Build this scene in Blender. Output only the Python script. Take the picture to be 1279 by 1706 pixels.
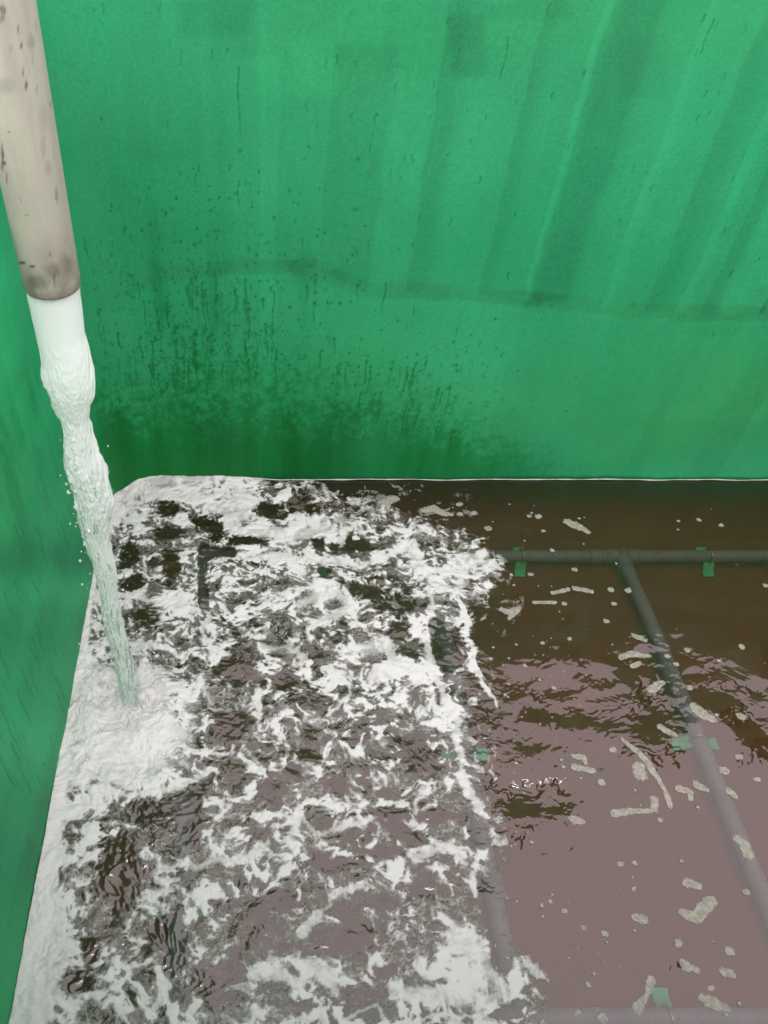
import bpy, math, random
import numpy as np
R = math.radians
scene = bpy.context.scene
for o in list(bpy.data.objects): bpy.data.objects.remove(o)

# ------------------------------------------------------------------ camera
H = 2.5                      # camera height over the water (z = 0 is the water level)
PITCH = 46.6                 # degrees below the horizontal
FPX, CX, CY = 1281.0, 430.0, 853.0
cam_d = bpy.data.cameras.new('camera'); cam = bpy.data.objects.new('camera', cam_d)
scene.collection.objects.link(cam); scene.camera = cam
cam.location = (0, 0, H); cam.rotation_euler = (R(90 - PITCH), 0, 0)
cam_d.sensor_width = 36; cam_d.lens = 36 * FPX / 1706; cam_d.shift_x = (639.5 - CX) / 1706
cam_d.clip_start = 0.02; cam_d.clip_end = 500

# ------------------------------------------------------------------ world, sun, exposure
w = bpy.data.worlds.new('World'); scene.world = w; w.use_nodes = True
nt = w.node_tree; nt.nodes.clear()
SUN_EL, SUN_AZ = 50.0, 195.0
sky = nt.nodes.new('ShaderNodeTexSky'); sky.sky_type = 'NISHITA'; sky.sun_disc = False
sky.sun_elevation = R(SUN_EL); sky.sun_rotation = R(SUN_AZ); sky.dust_density = 3; sky.air_density = 1.0
hs = nt.nodes.new('ShaderNodeHueSaturation'); hs.inputs['Saturation'].default_value = 0.12
mx = nt.nodes.new('ShaderNodeMix'); mx.data_type = 'RGBA'; mx.inputs[0].default_value = 0.75
mx.inputs[7].default_value = (9.6, 9.3, 9.2, 1)        # even overcast grey
bg = nt.nodes.new('ShaderNodeBackground'); bg.inputs[1].default_value = 0.15
out = nt.nodes.new('ShaderNodeOutputWorld')
nt.links.new(sky.outputs[0], hs.inputs['Color']); nt.links.new(hs.outputs[0], mx.inputs[6])
nt.links.new(mx.outputs[2], bg.inputs[0]); nt.links.new(bg.outputs[0], out.inputs[0])
sd = bpy.data.lights.new('sun', 'SUN'); sd.energy = 1.1; sd.angle = R(25); sd.color = (1, .97, .93)
sun = bpy.data.objects.new('sun', sd); scene.collection.objects.link(sun)
# light comes from high up over the near right side
sun.rotation_euler = (R(38), R(14), 0)
scene.view_settings.view_transform = 'Standard'; scene.view_settings.look = 'None'
scene.view_settings.gamma = 1; scene.view_settings.exposure = 0.35
scene.cycles.transparent_max_bounces = 16
scene.cycles.max_bounces = 8

# ------------------------------------------------------------------ projection helpers (photo pixel <-> place)
SP, CP = math.sin(R(PITCH)), math.cos(R(PITCH))
def ray(px, py):
    u = (px - CX) / FPX; v = (py - CY) / FPX
    return u, CP - v * SP, -(SP + v * CP)
def on_z(px, py, z=0.0):
    u, f, d = ray(px, py); t = (z - H) / d
    return (u * t, f * t, z)
def on_y(px, py, Y):
    u, f, d = ray(px, py); t = Y / f
    return (u * t, Y, H + d * t)
def to_px(X, Y, Z):
    dz = Z - H
    dep = Y * CP - dz * SP; up = Y * SP + dz * CP
    return CX + FPX * X / dep, CY - FPX * up / dep

# ------------------------------------------------------------------ noise
def perlin(x, y, seed):
    rs = np.random.RandomState(seed); perm = rs.permutation(256); perm = np.concatenate([perm, perm])
    ang = rs.rand(256) * 2 * np.pi; gx = np.cos(ang); gy = np.sin(ang)
    xi = np.floor(x).astype(int); yi = np.floor(y).astype(int); xf = x - xi; yf = y - yi
    sx = xf * xf * xf * (xf * (xf * 6 - 15) + 10); sy = yf * yf * yf * (yf * (yf * 6 - 15) + 10)
    def g(ix, iy, fx, fy):
        h = perm[perm[ix & 255] + (iy & 255)]; return gx[h] * fx + gy[h] * fy
    a = g(xi, yi, xf, yf); b = g(xi + 1, yi, xf - 1, yf)
    c = g(xi, yi + 1, xf, yf - 1); d = g(xi + 1, yi + 1, xf - 1, yf - 1)
    return ((a + (b - a) * sx) * (1 - sy) + (c + (d - c) * sx) * sy) * 1.5
def fbm(x, y, seed, octv=4, gain=0.5):
    s = 0; a = 1; n = 0
    for i in range(octv):
        s = s + a * perlin(x * 2.03**i + 7.3 * i, y * 2.03**i - 3.1 * i, seed + i); n += a * a; a *= gain
    return s / math.sqrt(n)
def ridged(x, y, seed, octv=3, gain=0.55):
    s = 0; a = 1; n = 0
    for i in range(octv):
        s = s + a * (1 - np.abs(perlin(x * 2.1**i + 5.7 * i, y * 2.1**i + 2.9 * i, seed + i)) * 2); n += a; a *= gain
    return s / n
def smooth(a, b, x):
    t = np.clip((x - a) / (b - a), 0, 1); return t * t * (3 - 2 * t)
def uniformise(n, grid=512):
    q = np.quantile(n.ravel()[::7], np.linspace(0, 1, grid)); return np.interp(n, q, np.linspace(0, 1, grid))
def seg_dist(px, py, pts):
    """distance to a polyline and the position 0..1 along it"""
    pts = np.array(pts, float); best = np.full(px.shape, 1e9); pos = np.zeros(px.shape); n = len(pts) - 1
    for i in range(n):
        a, b = pts[i, :2], pts[i + 1, :2]; d = b - a; L2 = max(d @ d, 1e-9)
        t = np.clip(((px - a[0]) * d[0] + (py - a[1]) * d[1]) / L2, 0, 1)
        dd = np.hypot(px - a[0] - t * d[0], py - a[1] - t * d[1])
        m = dd < best; best = np.where(m, dd, best); pos = np.where(m, (i + t) / n, pos)
    return best, pos

# ------------------------------------------------------------------ mesh helpers
def link(o): scene.collection.objects.link(o); return o
def np_mesh(name, V, F, attrs=None, mat=None, parent=None, smooth_=True):
    me = bpy.data.meshes.new(name); V = np.asarray(V, np.float32); F = np.asarray(F, np.int32)
    me.vertices.add(len(V)); me.vertices.foreach_set('co', V.ravel())
    k = F.shape[1]
    me.loops.add(F.size); me.loops.foreach_set('vertex_index', F.ravel())
    me.polygons.add(len(F)); me.polygons.foreach_set('loop_start', np.arange(0, F.size, k, dtype=np.int32))
    me.update(calc_edges=True)
    me.polygons.foreach_set('use_smooth', np.full(len(F), smooth_))
    for n, a in (attrs or {}).items():
        at = me.attributes.new(n, 'FLOAT', 'POINT'); at.data.foreach_set('value', np.asarray(a, np.float32).ravel())
    if mat: me.materials.append(mat)
    me.update()
    o = link(bpy.data.objects.new(name, me))
    if parent: o.parent = parent; o.matrix_parent_inverse = parent.matrix_world.inverted()
    return o
def grid_faces(n, m, closed=False):
    i = np.arange(n - 1)[:, None]; j = np.arange(m if closed else m - 1)[None, :]; j2 = (j + 1) % m
    return np.stack([i * m + j, (i + 1) * m + j, (i + 1) * m + j2, i * m + j2], -1).reshape(-1, 4)
def tag(o, label=None, cat=None, group=None, kind=None):
    if label: o['label'] = label
    if cat: o['category'] = cat
    if group: o['group'] = group
    if kind: o['kind'] = kind
    return o
def empty(name, loc):
    o = link(bpy.data.objects.new(name, None)); o.location = loc; o.empty_display_size = .05
    bpy.context.view_layer.update(); return o
def frames(P):
    P = np.asarray(P, float); T = np.gradient(P, axis=0); T /= np.linalg.norm(T, axis=1)[:, None]
    ref = np.array([0, 1, 0.01]) if abs(T[0][1]) < .8 else np.array([1, 0, 0.01])
    N = np.cross(T, ref); N /= np.linalg.norm(N, axis=1)[:, None]; B = np.cross(T, N); return P, T, N, B
def tube(P, r, seg=24, caps=True):
    P, T, N, B = frames(P); r = np.broadcast_to(r, (len(P),))
    a = np.linspace(0, 2 * np.pi, seg, endpoint=False)
    V = P[:, None, :] + r[:, None, None] * (np.cos(a)[None, :, None] * N[:, None, :] + np.sin(a)[None, :, None] * B[:, None, :])
    F = grid_faces(len(P), seg, True); V = V.reshape(-1, 3)
    if caps:
        c0, c1 = len(V), len(V) + 1; V = np.vstack([V, P[0], P[-1]]); k = np.arange(seg); k2 = (k + 1) % seg; b = (len(P) - 1) * seg
        F = np.vstack([F, np.stack([np.full(seg, c0), k, k2, np.full(seg, c0)], 1)[:, [0, 1, 2, 0]]]) if False else F
        tri0 = np.stack([k, k2, np.full(seg, c0)], 1); tri1 = np.stack([b + k2, b + k, np.full(seg, c1)], 1)
        return V, F, np.vstack([tri0, tri1])
    return V, F, None
def obj_from(name, V, F, T3=None, mat=None, parent=None, sm=True):
    me = bpy.data.meshes.new(name)
    faces = [tuple(map(int, f)) for f in F] + ([tuple(map(int, f)) for f in T3] if T3 is not None else [])
    me.from_pydata([tuple(map(float, v)) for v in V], [], faces); me.update()
    for p in me.polygons: p.use_smooth = sm
    if sm:
        n = len(F)
        for p in me.polygons[n:]: p.use_smooth = False
    if mat: me.materials.append(mat)
    o = link(bpy.data.objects.new(name, me))
    if parent: o.parent = parent; o.matrix_parent_inverse = parent.matrix_world.inverted()
    return o

# ------------------------------------------------------------------ materials
class NT:
    def __init__(s, name):
        s.m = bpy.data.materials.new(name); s.m.use_nodes = True; s.t = s.m.node_tree; s.t.nodes.clear()
        s.out = s.n('ShaderNodeOutputMaterial')
    def n(s, t, **k):
        q = s.t.nodes.new(t)
        for a, b in k.items(): setattr(q, a, b)
        return q
    def l(s, a, b): s.t.links.new(a, b)
    def set(s, inp, v):
        if hasattr(v, 'is_output') or isinstance(v, bpy.types.NodeSocket): s.l(v, inp)
        else: inp.default_value = v
    def attr(s, n): q = s.n('ShaderNodeAttribute'); q.attribute_name = n; return q.outputs['Fac']
    def pos(s, scale=(1, 1, 1)):
        g = s.n('ShaderNodeNewGeometry'); m = s.n('ShaderNodeMapping'); m.inputs['Scale'].default_value = scale
        s.l(g.outputs['Position'], m.inputs['Vector']); return m.outputs[0]
    def noise(s, vec, scale, detail=3, rough=.5, dist=0):
        q = s.n('ShaderNodeTexNoise'); s.l(vec, q.inputs['Vector']); q.inputs['Scale'].default_value = scale
        q.inputs['Detail'].default_value = detail; q.inputs['Roughness'].default_value = rough; q.inputs['Distortion'].default_value = dist
        return q.outputs[0]
    def ramp(s, fac, a, b, va=0., vb=1.):
        q = s.n('ShaderNodeMapRange'); q.inputs[1].default_value = a; q.inputs[2].default_value = b
        q.inputs[3].default_value = va; q.inputs[4].default_value = vb; s.l(fac, q.inputs[0]); return q.outputs[0]
    def math(s, op, a, b=0.):
        q = s.n('ShaderNodeMath', operation=op); s.set(q.inputs[0], a); s.set(q.inputs[1], b); return q.outputs[0]
    def mix(s, fac, a, b):
        q = s.n('ShaderNodeMix'); q.data_type = 'RGBA'; s.set(q.inputs[0], fac); s.set(q.inputs[6], a); s.set(q.inputs[7], b); return q.outputs[2]
    def bump(s, h, strength, dist):
        q = s.n('ShaderNodeBump'); s.l(h, q.inputs['Height']); q.inputs['Strength'].default_value = strength; q.inputs['Distance'].default_value = dist
        return q.outputs[0]
    def pbsdf(s, col, rough, normal=None, **k):
        q = s.n('ShaderNodeBsdfPrincipled'); s.set(q.inputs['Base Color'], col); s.set(q.inputs['Roughness'], rough)
        if normal is not None: s.l(normal, q.inputs['Normal'])
        for a, b in k.items(): s.set(q.inputs[a.replace('_', ' ')], b)
        return q.outputs[0]
    def done(s, sh): s.l(sh, s.out.inputs[0]); return s.m
def C(r, g, b): return (r, g, b, 1)

# painted fibreglass tank wall
def mat_wall():
    q = NT('green_fibreglass'); P = q.pos()
    wet, tone, silt, mark, hue = q.attr('wet'), q.attr('tone'), q.attr('silt'), q.attr('mark'), q.attr('hue')
    big = q.noise(P, 1.6, 3, .55); fine = q.noise(P, 90, 3, .7); mid = q.noise(q.pos((1, 1, .35)), 14, 4, .6)
    base = q.mix(q.ramp(big, .35, .65), C(.020, .295, .122), C(.032, .33, .150))
    base = q.mix(hue, base, C(.060, .335, .085))
    base = q.mix(q.ramp(mid, .3, .8, 0, .35), base, C(.04, .25, .12))
    base = q.mix(wet, base, C(.001, .135, .022))
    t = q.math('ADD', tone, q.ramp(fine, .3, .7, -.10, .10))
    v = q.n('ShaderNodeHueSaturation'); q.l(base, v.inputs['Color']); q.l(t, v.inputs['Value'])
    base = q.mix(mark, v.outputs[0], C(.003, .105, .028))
    base = q.mix(silt, base, C(.165, .015, .0032))
    # woven glass cloth under the paint
    w1 = q.n('ShaderNodeTexWave', bands_direction='Z', wave_type='BANDS'); w1.inputs['Scale'].default_value = 62; w1.inputs['Distortion'].default_value = 2.5; w1.inputs['Detail'].default_value = 2
    w2 = q.n('ShaderNodeTexWave', bands_direction='X', wave_type='BANDS'); w2.inputs['Scale'].default_value = 62; w2.inputs['Distortion'].default_value = 2.5
    q.l(P, w1.inputs['Vector']); q.l(P, w2.inputs['Vector'])
    weave = q.math('ADD', w1.outputs[1], w2.outputs[1])
    hgt = q.math('ADD', q.math('MULTIPLY', weave, q.ramp(mid, .35, .65, .04, .26)), q.math('ADD', fine, q.math('MULTIPLY', mid, 2.5)))
    nr = q.bump(hgt, .55, .0016)
    return q.done(q.pbsdf(base, q.ramp(wet, 0, 1, .6, .42), nr, Specular_IOR_Level=.16))
M_WALL = mat_wall()

def mat_floor():
    q = NT('brown_silt_floor'); P = q.pos()
    c = q.mix(q.ramp(q.noise(P, 1.3, 4, .6), .3, .7), C(.160, .0195, .0042), C(.200, .027, .0060))
    c = q.mix(q.ramp(q.noise(P, 9, 4, .6), .45, .8, 0, .35), c, C(.12, .018, .006))
    return q.done(q.pbsdf(c, .9))
def mat_grey_pipe():
    q = NT('grey_plastic_pipe'); P = q.pos()
    c = q.mix(q.ramp(q.noise(P, 8, 4, .6), .3, .7), C(.21, .21, .26), C(.31, .31, .37))
    c = q.mix(q.ramp(q.noise(P, 60, 3, .6), .55, .8, 0, .5), c, C(.06, .045, .03))
    return q.done(q.pbsdf(c, .55))
def mat_pad():
    q = NT('green_fibreglass_pad'); P = q.pos()
    c = q.mix(q.ramp(q.noise(P, 30, 3, .6), .3, .7), C(.05, .64, .26), C(.09, .72, .32))
    return q.done(q.pbsdf(c, .6))
def mat_steel():
    q = NT('steel'); return q.done(q.pbsdf(C(.6, .6, .58), .3, Metallic=.9))
def mat_beige():
    q = NT('weathered_beige_plastic'); end = q.attr('along')
    P = q.pos((1, 1, .16)); P2 = q.pos()
    st = q.noise(P, 38, 5, .65); bl = q.noise(P2, 7, 4, .6); sp = q.noise(q.pos((1, 1, .3)), 42, 4, .7, .6)
    c = q.mix(q.ramp(bl, .3, .7), C(.40, .365, .31), C(.47, .44, .375))
    c = q.mix(q.ramp(st, .42, .75, 0, .45), c, C(.27, .23, .19))
    c = q.mix(q.ramp(sp, .62, .72, 0, .75), c, C(.10, .085, .07))
    dirt = q.math('MULTIPLY', q.ramp(end, .0, .16, 1, 0), q.ramp(q.noise(q.pos((1, 1, .5)), 22, 5, .7), .25, .62, 1, .15))
    c = q.mix(dirt, c, C(.105, .080, .062))
    c = q.mix(q.math('MULTIPLY', q.ramp(end, 0, .022, .85, 0), .9), c, C(.15, .11, .09))
    c = q.mix(q.attr('stain'), c, C(.06, .05, .04))
    nr = q.bump(st, .2, .001)
    return q.done(q.pbsdf(c, .5, nr, Specular_IOR_Level=.3))
def mat_water():
    q = NT('brown_water'); P = q.pos()
    turb = q.attr('turb')
    n = q.math('ADD', q.math('MULTIPLY', q.noise(q.pos((1, 1.6, 1)), 26, 3, .55, .6), q.math('ADD', q.math('MULTIPLY', turb, .22), .015)),
               q.math('MULTIPLY', q.noise(P, 90, 2, .5), q.math('MULTIPLY', turb, .05)))
    nr = q.bump(n, 1.0, .010)
    fr = q.n('ShaderNodeFresnel'); fr.inputs[0].default_value = 1.98; q.l(nr, fr.inputs['Normal'])
    gl = q.n('ShaderNodeBsdfGlossy'); gl.inputs['Roughness'].default_value = .02; gl.inputs['Color'].default_value = C(1, .975, .98); q.l(nr, gl.inputs['Normal'])
    tr = q.n('ShaderNodeBsdfTransparent'); tr.inputs[0].default_value = C(.97, .93, .88)
    df = q.n('ShaderNodeBsdfDiffuse'); q.set(df.inputs[0], q.mix(turb, C(.150, .022, .005), C(.095, .036, .018)))
    m1 = q.n('ShaderNodeMixShader'); q.set(m1.inputs[0], q.ramp(turb, 0, 1, .10, .16)); q.l(tr.outputs[0], m1.inputs[1]); q.l(df.outputs[0], m1.inputs[2])
    m2 = q.n('ShaderNodeMixShader'); q.l(fr.outputs[0], m2.inputs[0]); q.l(m1.outputs[0], m2.inputs[1]); q.l(gl.outputs[0], m2.inputs[2])
    return q.done(m2.outputs[0])
def mat_foam():
    q = NT('white_foam'); P = q.pos(); fo = q.attr('foam'); dn = q.attr('dense')
    f1 = q.noise(P, 170, 4, .75, .3); f2 = q.noise(P, 60, 4, .7, .6)
    nz = q.math('ADD', q.ramp(f1, 0, 1, -.24, .24), q.ramp(f2, 0, 1, -.40, .40))
    a = q.ramp(q.math('ADD', fo, q.math('MULTIPLY', nz, .8)), .10, .80, 0, 1)
    a = q.math('MULTIPLY', a, q.ramp(fo, .02, .14, 0, 1))
    c = q.mix(q.ramp(q.math('ADD', dn, q.math('MULTIPLY', nz, .55)), .05, .85), C(.33, .305, .285), C(.84, .775, .815))
    nr = q.bump(q.math('ADD', f2, q.math('MULTIPLY', f1, .6)), .35, .003)
    df = q.n('ShaderNodeBsdfDiffuse'); q.l(c, df.inputs[0]); q.l(nr, df.inputs['Normal'])
    tl = q.n('ShaderNodeBsdfTranslucent'); q.l(c, tl.inputs[0])
    mm = q.n('ShaderNodeMixShader'); mm.inputs[0].default_value = .12; q.l(df.outputs[0], mm.inputs[1]); q.l(tl.outputs[0], mm.inputs[2])
    tr = q.n('ShaderNodeBsdfTransparent'); m = q.n('ShaderNodeMixShader'); q.l(a, m.inputs[0]); q.l(tr.outputs[0], m.inputs[1]); q.l(mm.outputs[0], m.inputs[2])
    return q.done(m.outputs[0])
def mat_patch():
    q = NT('pale_bubble_film'); P = q.pos()
    vo = q.n('ShaderNodeTexVoronoi'); q.l(P, vo.inputs['Vector']); vo.inputs['Scale'].default_value = 330; vo.feature = 'DISTANCE_TO_EDGE'
    e = q.ramp(vo.outputs['Distance'], 0, .35, 1, 0); n = q.noise(P, 70, 3, .6)
    c = q.mix(q.ramp(n, .3, .7), C(.36, .315, .28), C(.54, .48, .43)); c = q.mix(q.math('MULTIPLY', e, .35), c, C(.62, .58, .52))
    df = q.pbsdf(c, .35, q.bump(vo.outputs['Distance'], .6, .002))
    tr = q.n('ShaderNodeBsdfTransparent'); m = q.n('ShaderNodeMixShader'); q.l(q.math('MULTIPLY', q.math('ADD', q.ramp(n, .2, .6, .38, .66), q.math('MULTIPLY', e, .15)), q.ramp(q.attr('edge'), 0, .22, .25, 1)), m.inputs[0]); q.l(tr.outputs[0], m.inputs[1]); q.l(df, m.inputs[2])
    return q.done(m.outputs[0])
def mat_stream():
    q = NT('falling_white_water'); dn = q.attr('dense'); P = q.pos((1, 1, .4))
    f = q.noise(P, 26, 4, .6, .8); g = q.noise(q.pos(), 90, 4, .7)
    lw = q.n('ShaderNodeLayerWeight'); lw.inputs[0].default_value = .35
    v = q.math('ADD', dn, q.math('ADD', q.ramp(f, .2, .8, -.42, .42), q.ramp(g, 0, 1, -.12, .12)))
    a = q.ramp(v, .0, .62, .0, 1)
    a = q.math('MULTIPLY', a, q.ramp(lw.outputs['Facing'], .70, 1, 1, .15))
    c = q.mix(q.ramp(v, .35, .85), C(.74, .83, .78), C(.97, .975, .975))
    nr = q.bump(f, .06, .005)
    df = q.n('ShaderNodeBsdfDiffuse'); q.l(c, df.inputs[0]); q.l(nr, df.inputs['Normal'])
    tl = q.n('ShaderNodeBsdfTranslucent'); q.l(c, tl.inputs[0])
    mm = q.n('ShaderNodeMixShader'); mm.inputs[0].default_value = .4; q.l(df.outputs[0], mm.inputs[1]); q.l(tl.outputs[0], mm.inputs[2])
    tr = q.n('ShaderNodeBsdfTransparent'); tr.inputs[0].default_value = C(.98, .99, .985)
    m = q.n('ShaderNodeMixShader'); q.l(a, m.inputs[0]); q.l(tr.outputs[0], m.inputs[1]); q.l(mm.outputs[0], m.inputs[2])
    return q.done(m.outputs[0])
M_FLOOR, M_GREY, M_PAD, M_STEEL, M_BEIGE = mat_floor(), mat_grey_pipe(), mat_pad(), mat_steel(), mat_beige()
M_WATER, M_FOAM, M_PATCH, M_STREAM = mat_water(), mat_foam(), mat_patch(), mat_stream()

# ================================================================== THE TANK
XL, YB, RC = -0.685, 2.575, 0.235       # left wall, back wall, corner radius
ZT, ZF = 1.93, -0.26                     # top of the wall, tank floor
XR, YF = 3.3, -0.35
tank = tag(empty('tank', (0, 0, ZF)), 'green painted fibreglass tank with rounded corner, stained and splashed walls', 'tank')
# the wall is one sheet running along the left side, round the corner and along the back
def build_wall():
    s1 = np.concatenate([np.linspace(YF, .35, 12)[:-1], np.arange(.35, YB - RC, .004)])
    left = np.stack([np.full_like(s1, XL), s1], 1)
    a = np.linspace(0, np.pi / 2, 92)[1:-1]
    cor = np.stack([XL + RC - RC * np.cos(a), YB - RC + RC * np.sin(a)], 1)
    s2 = np.concatenate([np.arange(XL + RC, 2.5, .0036), np.linspace(2.51, XR, 10)])
    back = np.stack([s2, np.full_like(s2, YB)], 1)
    path = np.vstack([left, cor, back]); n = len(path)
    ds = np.hypot(*np.diff(path, axis=0).T); S = np.concatenate([[0], np.cumsum(ds)])
    z = np.concatenate([np.linspace(ZF, -.03, 24)[:-1], np.arange(-.03, ZT, .0042), [ZT]]); m = len(z)
    T = np.gradient(path, axis=0); T /= np.linalg.norm(T, axis=1)[:, None]; N = np.stack([T[:, 1], -T[:, 0]], 1)   # inward
    SS, ZZ = np.meshgrid(S, z, indexing='ij')
    und = .006 * fbm(SS * 1.3, ZZ * .8, 11, 3) + .0012 * fbm(SS * 7, ZZ * 4, 21, 3)
    X = path[:, 0][:, None] + N[:, 0][:, None] * und; Y = path[:, 1][:, None] + N[:, 1][:, None] * und
    cz = np.clip((ZF + .15 - ZZ) / .15, 0, 1); und = und + .15 * (1 - np.sqrt(np.clip(1 - cz * cz, 0, 1)))
    X = path[:, 0][:, None] + N[:, 0][:, None] * und; Y = path[:, 1][:, None] + N[:, 1][:, None] * und
    PX, PY = to_px(path[:, 0][:, None] + 0 * ZZ, path[:, 1][:, None] + 0 * ZZ, ZZ)
    sc0 = S[len(s1)]; isback = smooth(sc0 - .05, sc0 + .16, SS + .03 * fbm(SS * 5, ZZ * 5, 9, 3))
    rnd = np.random.RandomState(4)
    tone = np.ones_like(ZZ) + .05 * fbm(SS * 1.7, ZZ * 1.7, 31, 4) + .022 * fbm(SS * 26, ZZ * 3, 35, 4)
    hue = np.clip(.25 * fbm(SS * 1.1, ZZ * 1.3, 41, 3), 0, .5)
    hue = hue + np.clip(1 - np.hypot((PX - 1180) / 320, (PY - 640) / 180), 0, 1) * .28 * isback
    # overlapping vertical laps of cloth and roller passes; above the long seam they are stronger
    s_off = S[n - len(s2)] - (XL + RC)
    seam_z = np.interp(PX, [150, 180, 260, 400, 520, 600, 760, 900, 1050, 1280], [on_y(430, y, YB)[2] for y in (515, 500, 466, 450, 450, 486, 492, 505, 522, 527)])
    above = smooth(0, .02, ZZ - seam_z)
    jag = .004 * fbm(SS * 2, ZZ * 6, 51, 3)
    for k in range(46):
        c = rnd.uniform(0, S[-1]); wd = rnd.uniform(.05, .24); amp = rnd.uniform(-.085, .075)
        if c > s_off + .25: amp *= 1.25
        lo = rnd.choice([0, 0, rnd.uniform(.9, 1.5)]); hi = rnd.choice([3, 3, rnd.uniform(1.2, 1.8)])
        e = rnd.uniform(.004, .02)
        q_ = SS + jag * 2 - c; sg = 1 if k % 2 else -1; mk = smooth(-.004, .004, wd / 2 + sg * q_) * smooth(-.01, .01 + e * 3, wd / 2 - sg * q_) * smooth(-.02, .02, ZZ - lo) * smooth(-.02, .02, hi - ZZ)
        tone += 1.35 * amp * mk * (above * .8 + .2 if k % 3 else 1)
    # laps that read clearest on the right half of the back wall: (x at seam, width, tone)
    for x0, wd, amp, e in ((.60, .10, -.10, .03), (.86, .07, -.08, .02), (1.02, .05, .09, .008), (1.10, .16, -.10, .01), (1.33, .06, .07, .02), (1.52, .10, -.09, .025), (1.62, .05, .08, .01), (1.80, .12, .07, .03), (1.93, .03, -.22, .008)):
        c = s_off + x0
        q_ = SS + jag * 3 - c; mk = smooth(-.005, .005, wd / 2 + q_) * smooth(-.01, .02 + e * 1.5, wd / 2 - q_) * above
        if x0 > 1.9: mk = mk * smooth(1.15, 1.05, ZZ) * (ZZ > .5)
        tone += 1.45 * amp * mk
    n_q = fbm(SS * 8, ZZ * 8, 73, 4)
    # seam band
    d = np.abs(ZZ + .006 * fbm(SS * 9, ZZ * 9, 61, 3) - seam_z - .012)
    band = smooth(.040, .026, d + .006 * n_q + .012 * fbm(SS * 2.2, ZZ * 0, 65, 2)) * smooth(150, 190, PX)
    tone -= .15 * band * (.35 + .65 * smooth(-.4, .5, fbm(SS * 3, ZZ * 3, 63, 3))) * smooth(170, 330, PX) * isback
    hue += .10 * band * isback
    tone += .05 * smooth(0, .03, seam_z - ZZ) * isback
    for (x0, y0, x1, y1, amp) in ((478, 428, 530, 476, -.13), (530, 448, 575, 478, -.09), (750, 20, 810, 128, -.13), (800, 0, 960, 35, -.08), (640, 0, 830, 130, -.05), (420, 60, 560, 160, .05), (1030, 60, 1110, 165, -.07),
                                  (300, 0, 420, 60, -.10), (210, 0, 330, 270, -.04), (865, 480, 905, 515, -.1), (1040, 560, 1279, 700, .05)):
        tone += amp * smooth(-9, 9, PX + 9 * fbm(SS * 5, ZZ * 9, 71, 3) - x0) * smooth(-9, 9, x1 - PX + 8 * n_q) * smooth(-12, 12, PY - y0 + 8 * n_q) * smooth(-10, 10, y1 - PY) * isback
    # left wall: paler overall, with soft paler and darker bands
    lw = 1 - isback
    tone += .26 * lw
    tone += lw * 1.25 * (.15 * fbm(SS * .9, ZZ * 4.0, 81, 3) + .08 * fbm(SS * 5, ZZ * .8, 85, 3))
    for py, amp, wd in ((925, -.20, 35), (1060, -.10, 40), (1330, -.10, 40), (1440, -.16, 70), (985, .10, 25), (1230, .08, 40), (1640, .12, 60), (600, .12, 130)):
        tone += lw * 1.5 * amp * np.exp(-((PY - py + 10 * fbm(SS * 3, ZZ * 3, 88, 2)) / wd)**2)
    # splash-wet zone on the back wall
    n1 = fbm(SS * 9, ZZ * 9, 91, 5, .62); n2 = fbm(SS * 34, ZZ * 26, 97, 4, .7); n3 = fbm(SS * 16, ZZ * 2.5, 99, 4)
    top = np.interp(PX, [100, 160, 230, 330, 450, 560, 650, 730, 860, 1000, 1279], [610, 628, 640, 610, 622, 650, 668, 690, 735, 790, 830])
    soft = np.interp(PX, [100, 200, 330, 500, 700, 900], [55, 75, 110, 85, 60, 40])
    lvl = (PY - top) / soft
    n5 = fbm(SS * 75, ZZ * 60, 113, 3, .7)
    wet = .30 * smooth(-1.3, .9, lvl * .7 + .25 * n1) + .35 * smooth(-.8, .5, lvl * .6 - .25 + .38 * n1 + .7 * n2 + .3 * n5 + .12 * n3) + .35 * smooth(-.5, .7, lvl * .7 - .30 + .3 * n1 + .45 * n2 * smooth(1.6, .3, lvl) + .12 * n3)
    wet = np.maximum(wet, .96 * smooth(.5, 1.25, lvl + .25 * n1))
    wet = np.maximum(wet, .8 * smooth(.25, .6, .9 * n5 + .5 * n2 + .25 * n3 + .15 - 1.0 * smooth(0, 1, np.hypot((PX - 350) / 330, (PY - 610) / 170))))
    wet = np.maximum(wet, .7 * smooth(.25, .6, .9 * n5 + .5 * n2 + .3 * n3 + .0 - .9 * smooth(0, 1, np.hypot((PX - 690) / 240, (PY - 720) / 100))))
    splat = smooth(.20, .55, .9 * n2 + .45 * n1 + .3 * n3 - 1.15 * smooth(0, 1, np.hypot((PX - 340) / 330, (PY - 590) / 230)))
    splat2 = smooth(.45, .7, .8 * n2 + .4 * n1 + .35 * n3 - .5 - .6 * smooth(.3, 1, np.hypot((PX - 700) / 260, (PY - 690) / 110)) + .35)
    wet = np.maximum(wet, .85 * splat); wet = np.maximum(wet, .75 * splat2 * (PY < 800))
    wet = wet * (.86 + .14 * smooth(-.5, .5, fbm(SS * 8, ZZ * .9, 103, 3)))
    wet = wet * np.interp(PX, [0, 640, 860, 1000, 1279], [1, 1, .7, .25, .05])
    wet = wet * isback
    # left wall wetness
    n4 = fbm(SS * 12, ZZ * 1.6, 105, 5, .65)
    lwet = smooth(.1, 1.0, .35 + .9 * n4 - smooth(0, 1, np.abs(PY - 760) / 260) * .8 + .25 * n2)
    lw2 = .45 * smooth(0, .12, .16 - ZZ) + .0
    wet = np.clip(wet + lw * np.clip(.45 * lwet + lw2 * .6, 0, 1), 0, 1)
    tone -= .10 * smooth(.5, 1, wet) * smooth(-.3, .5, fbm(SS * 5, ZZ * .5, 107, 3))
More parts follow.
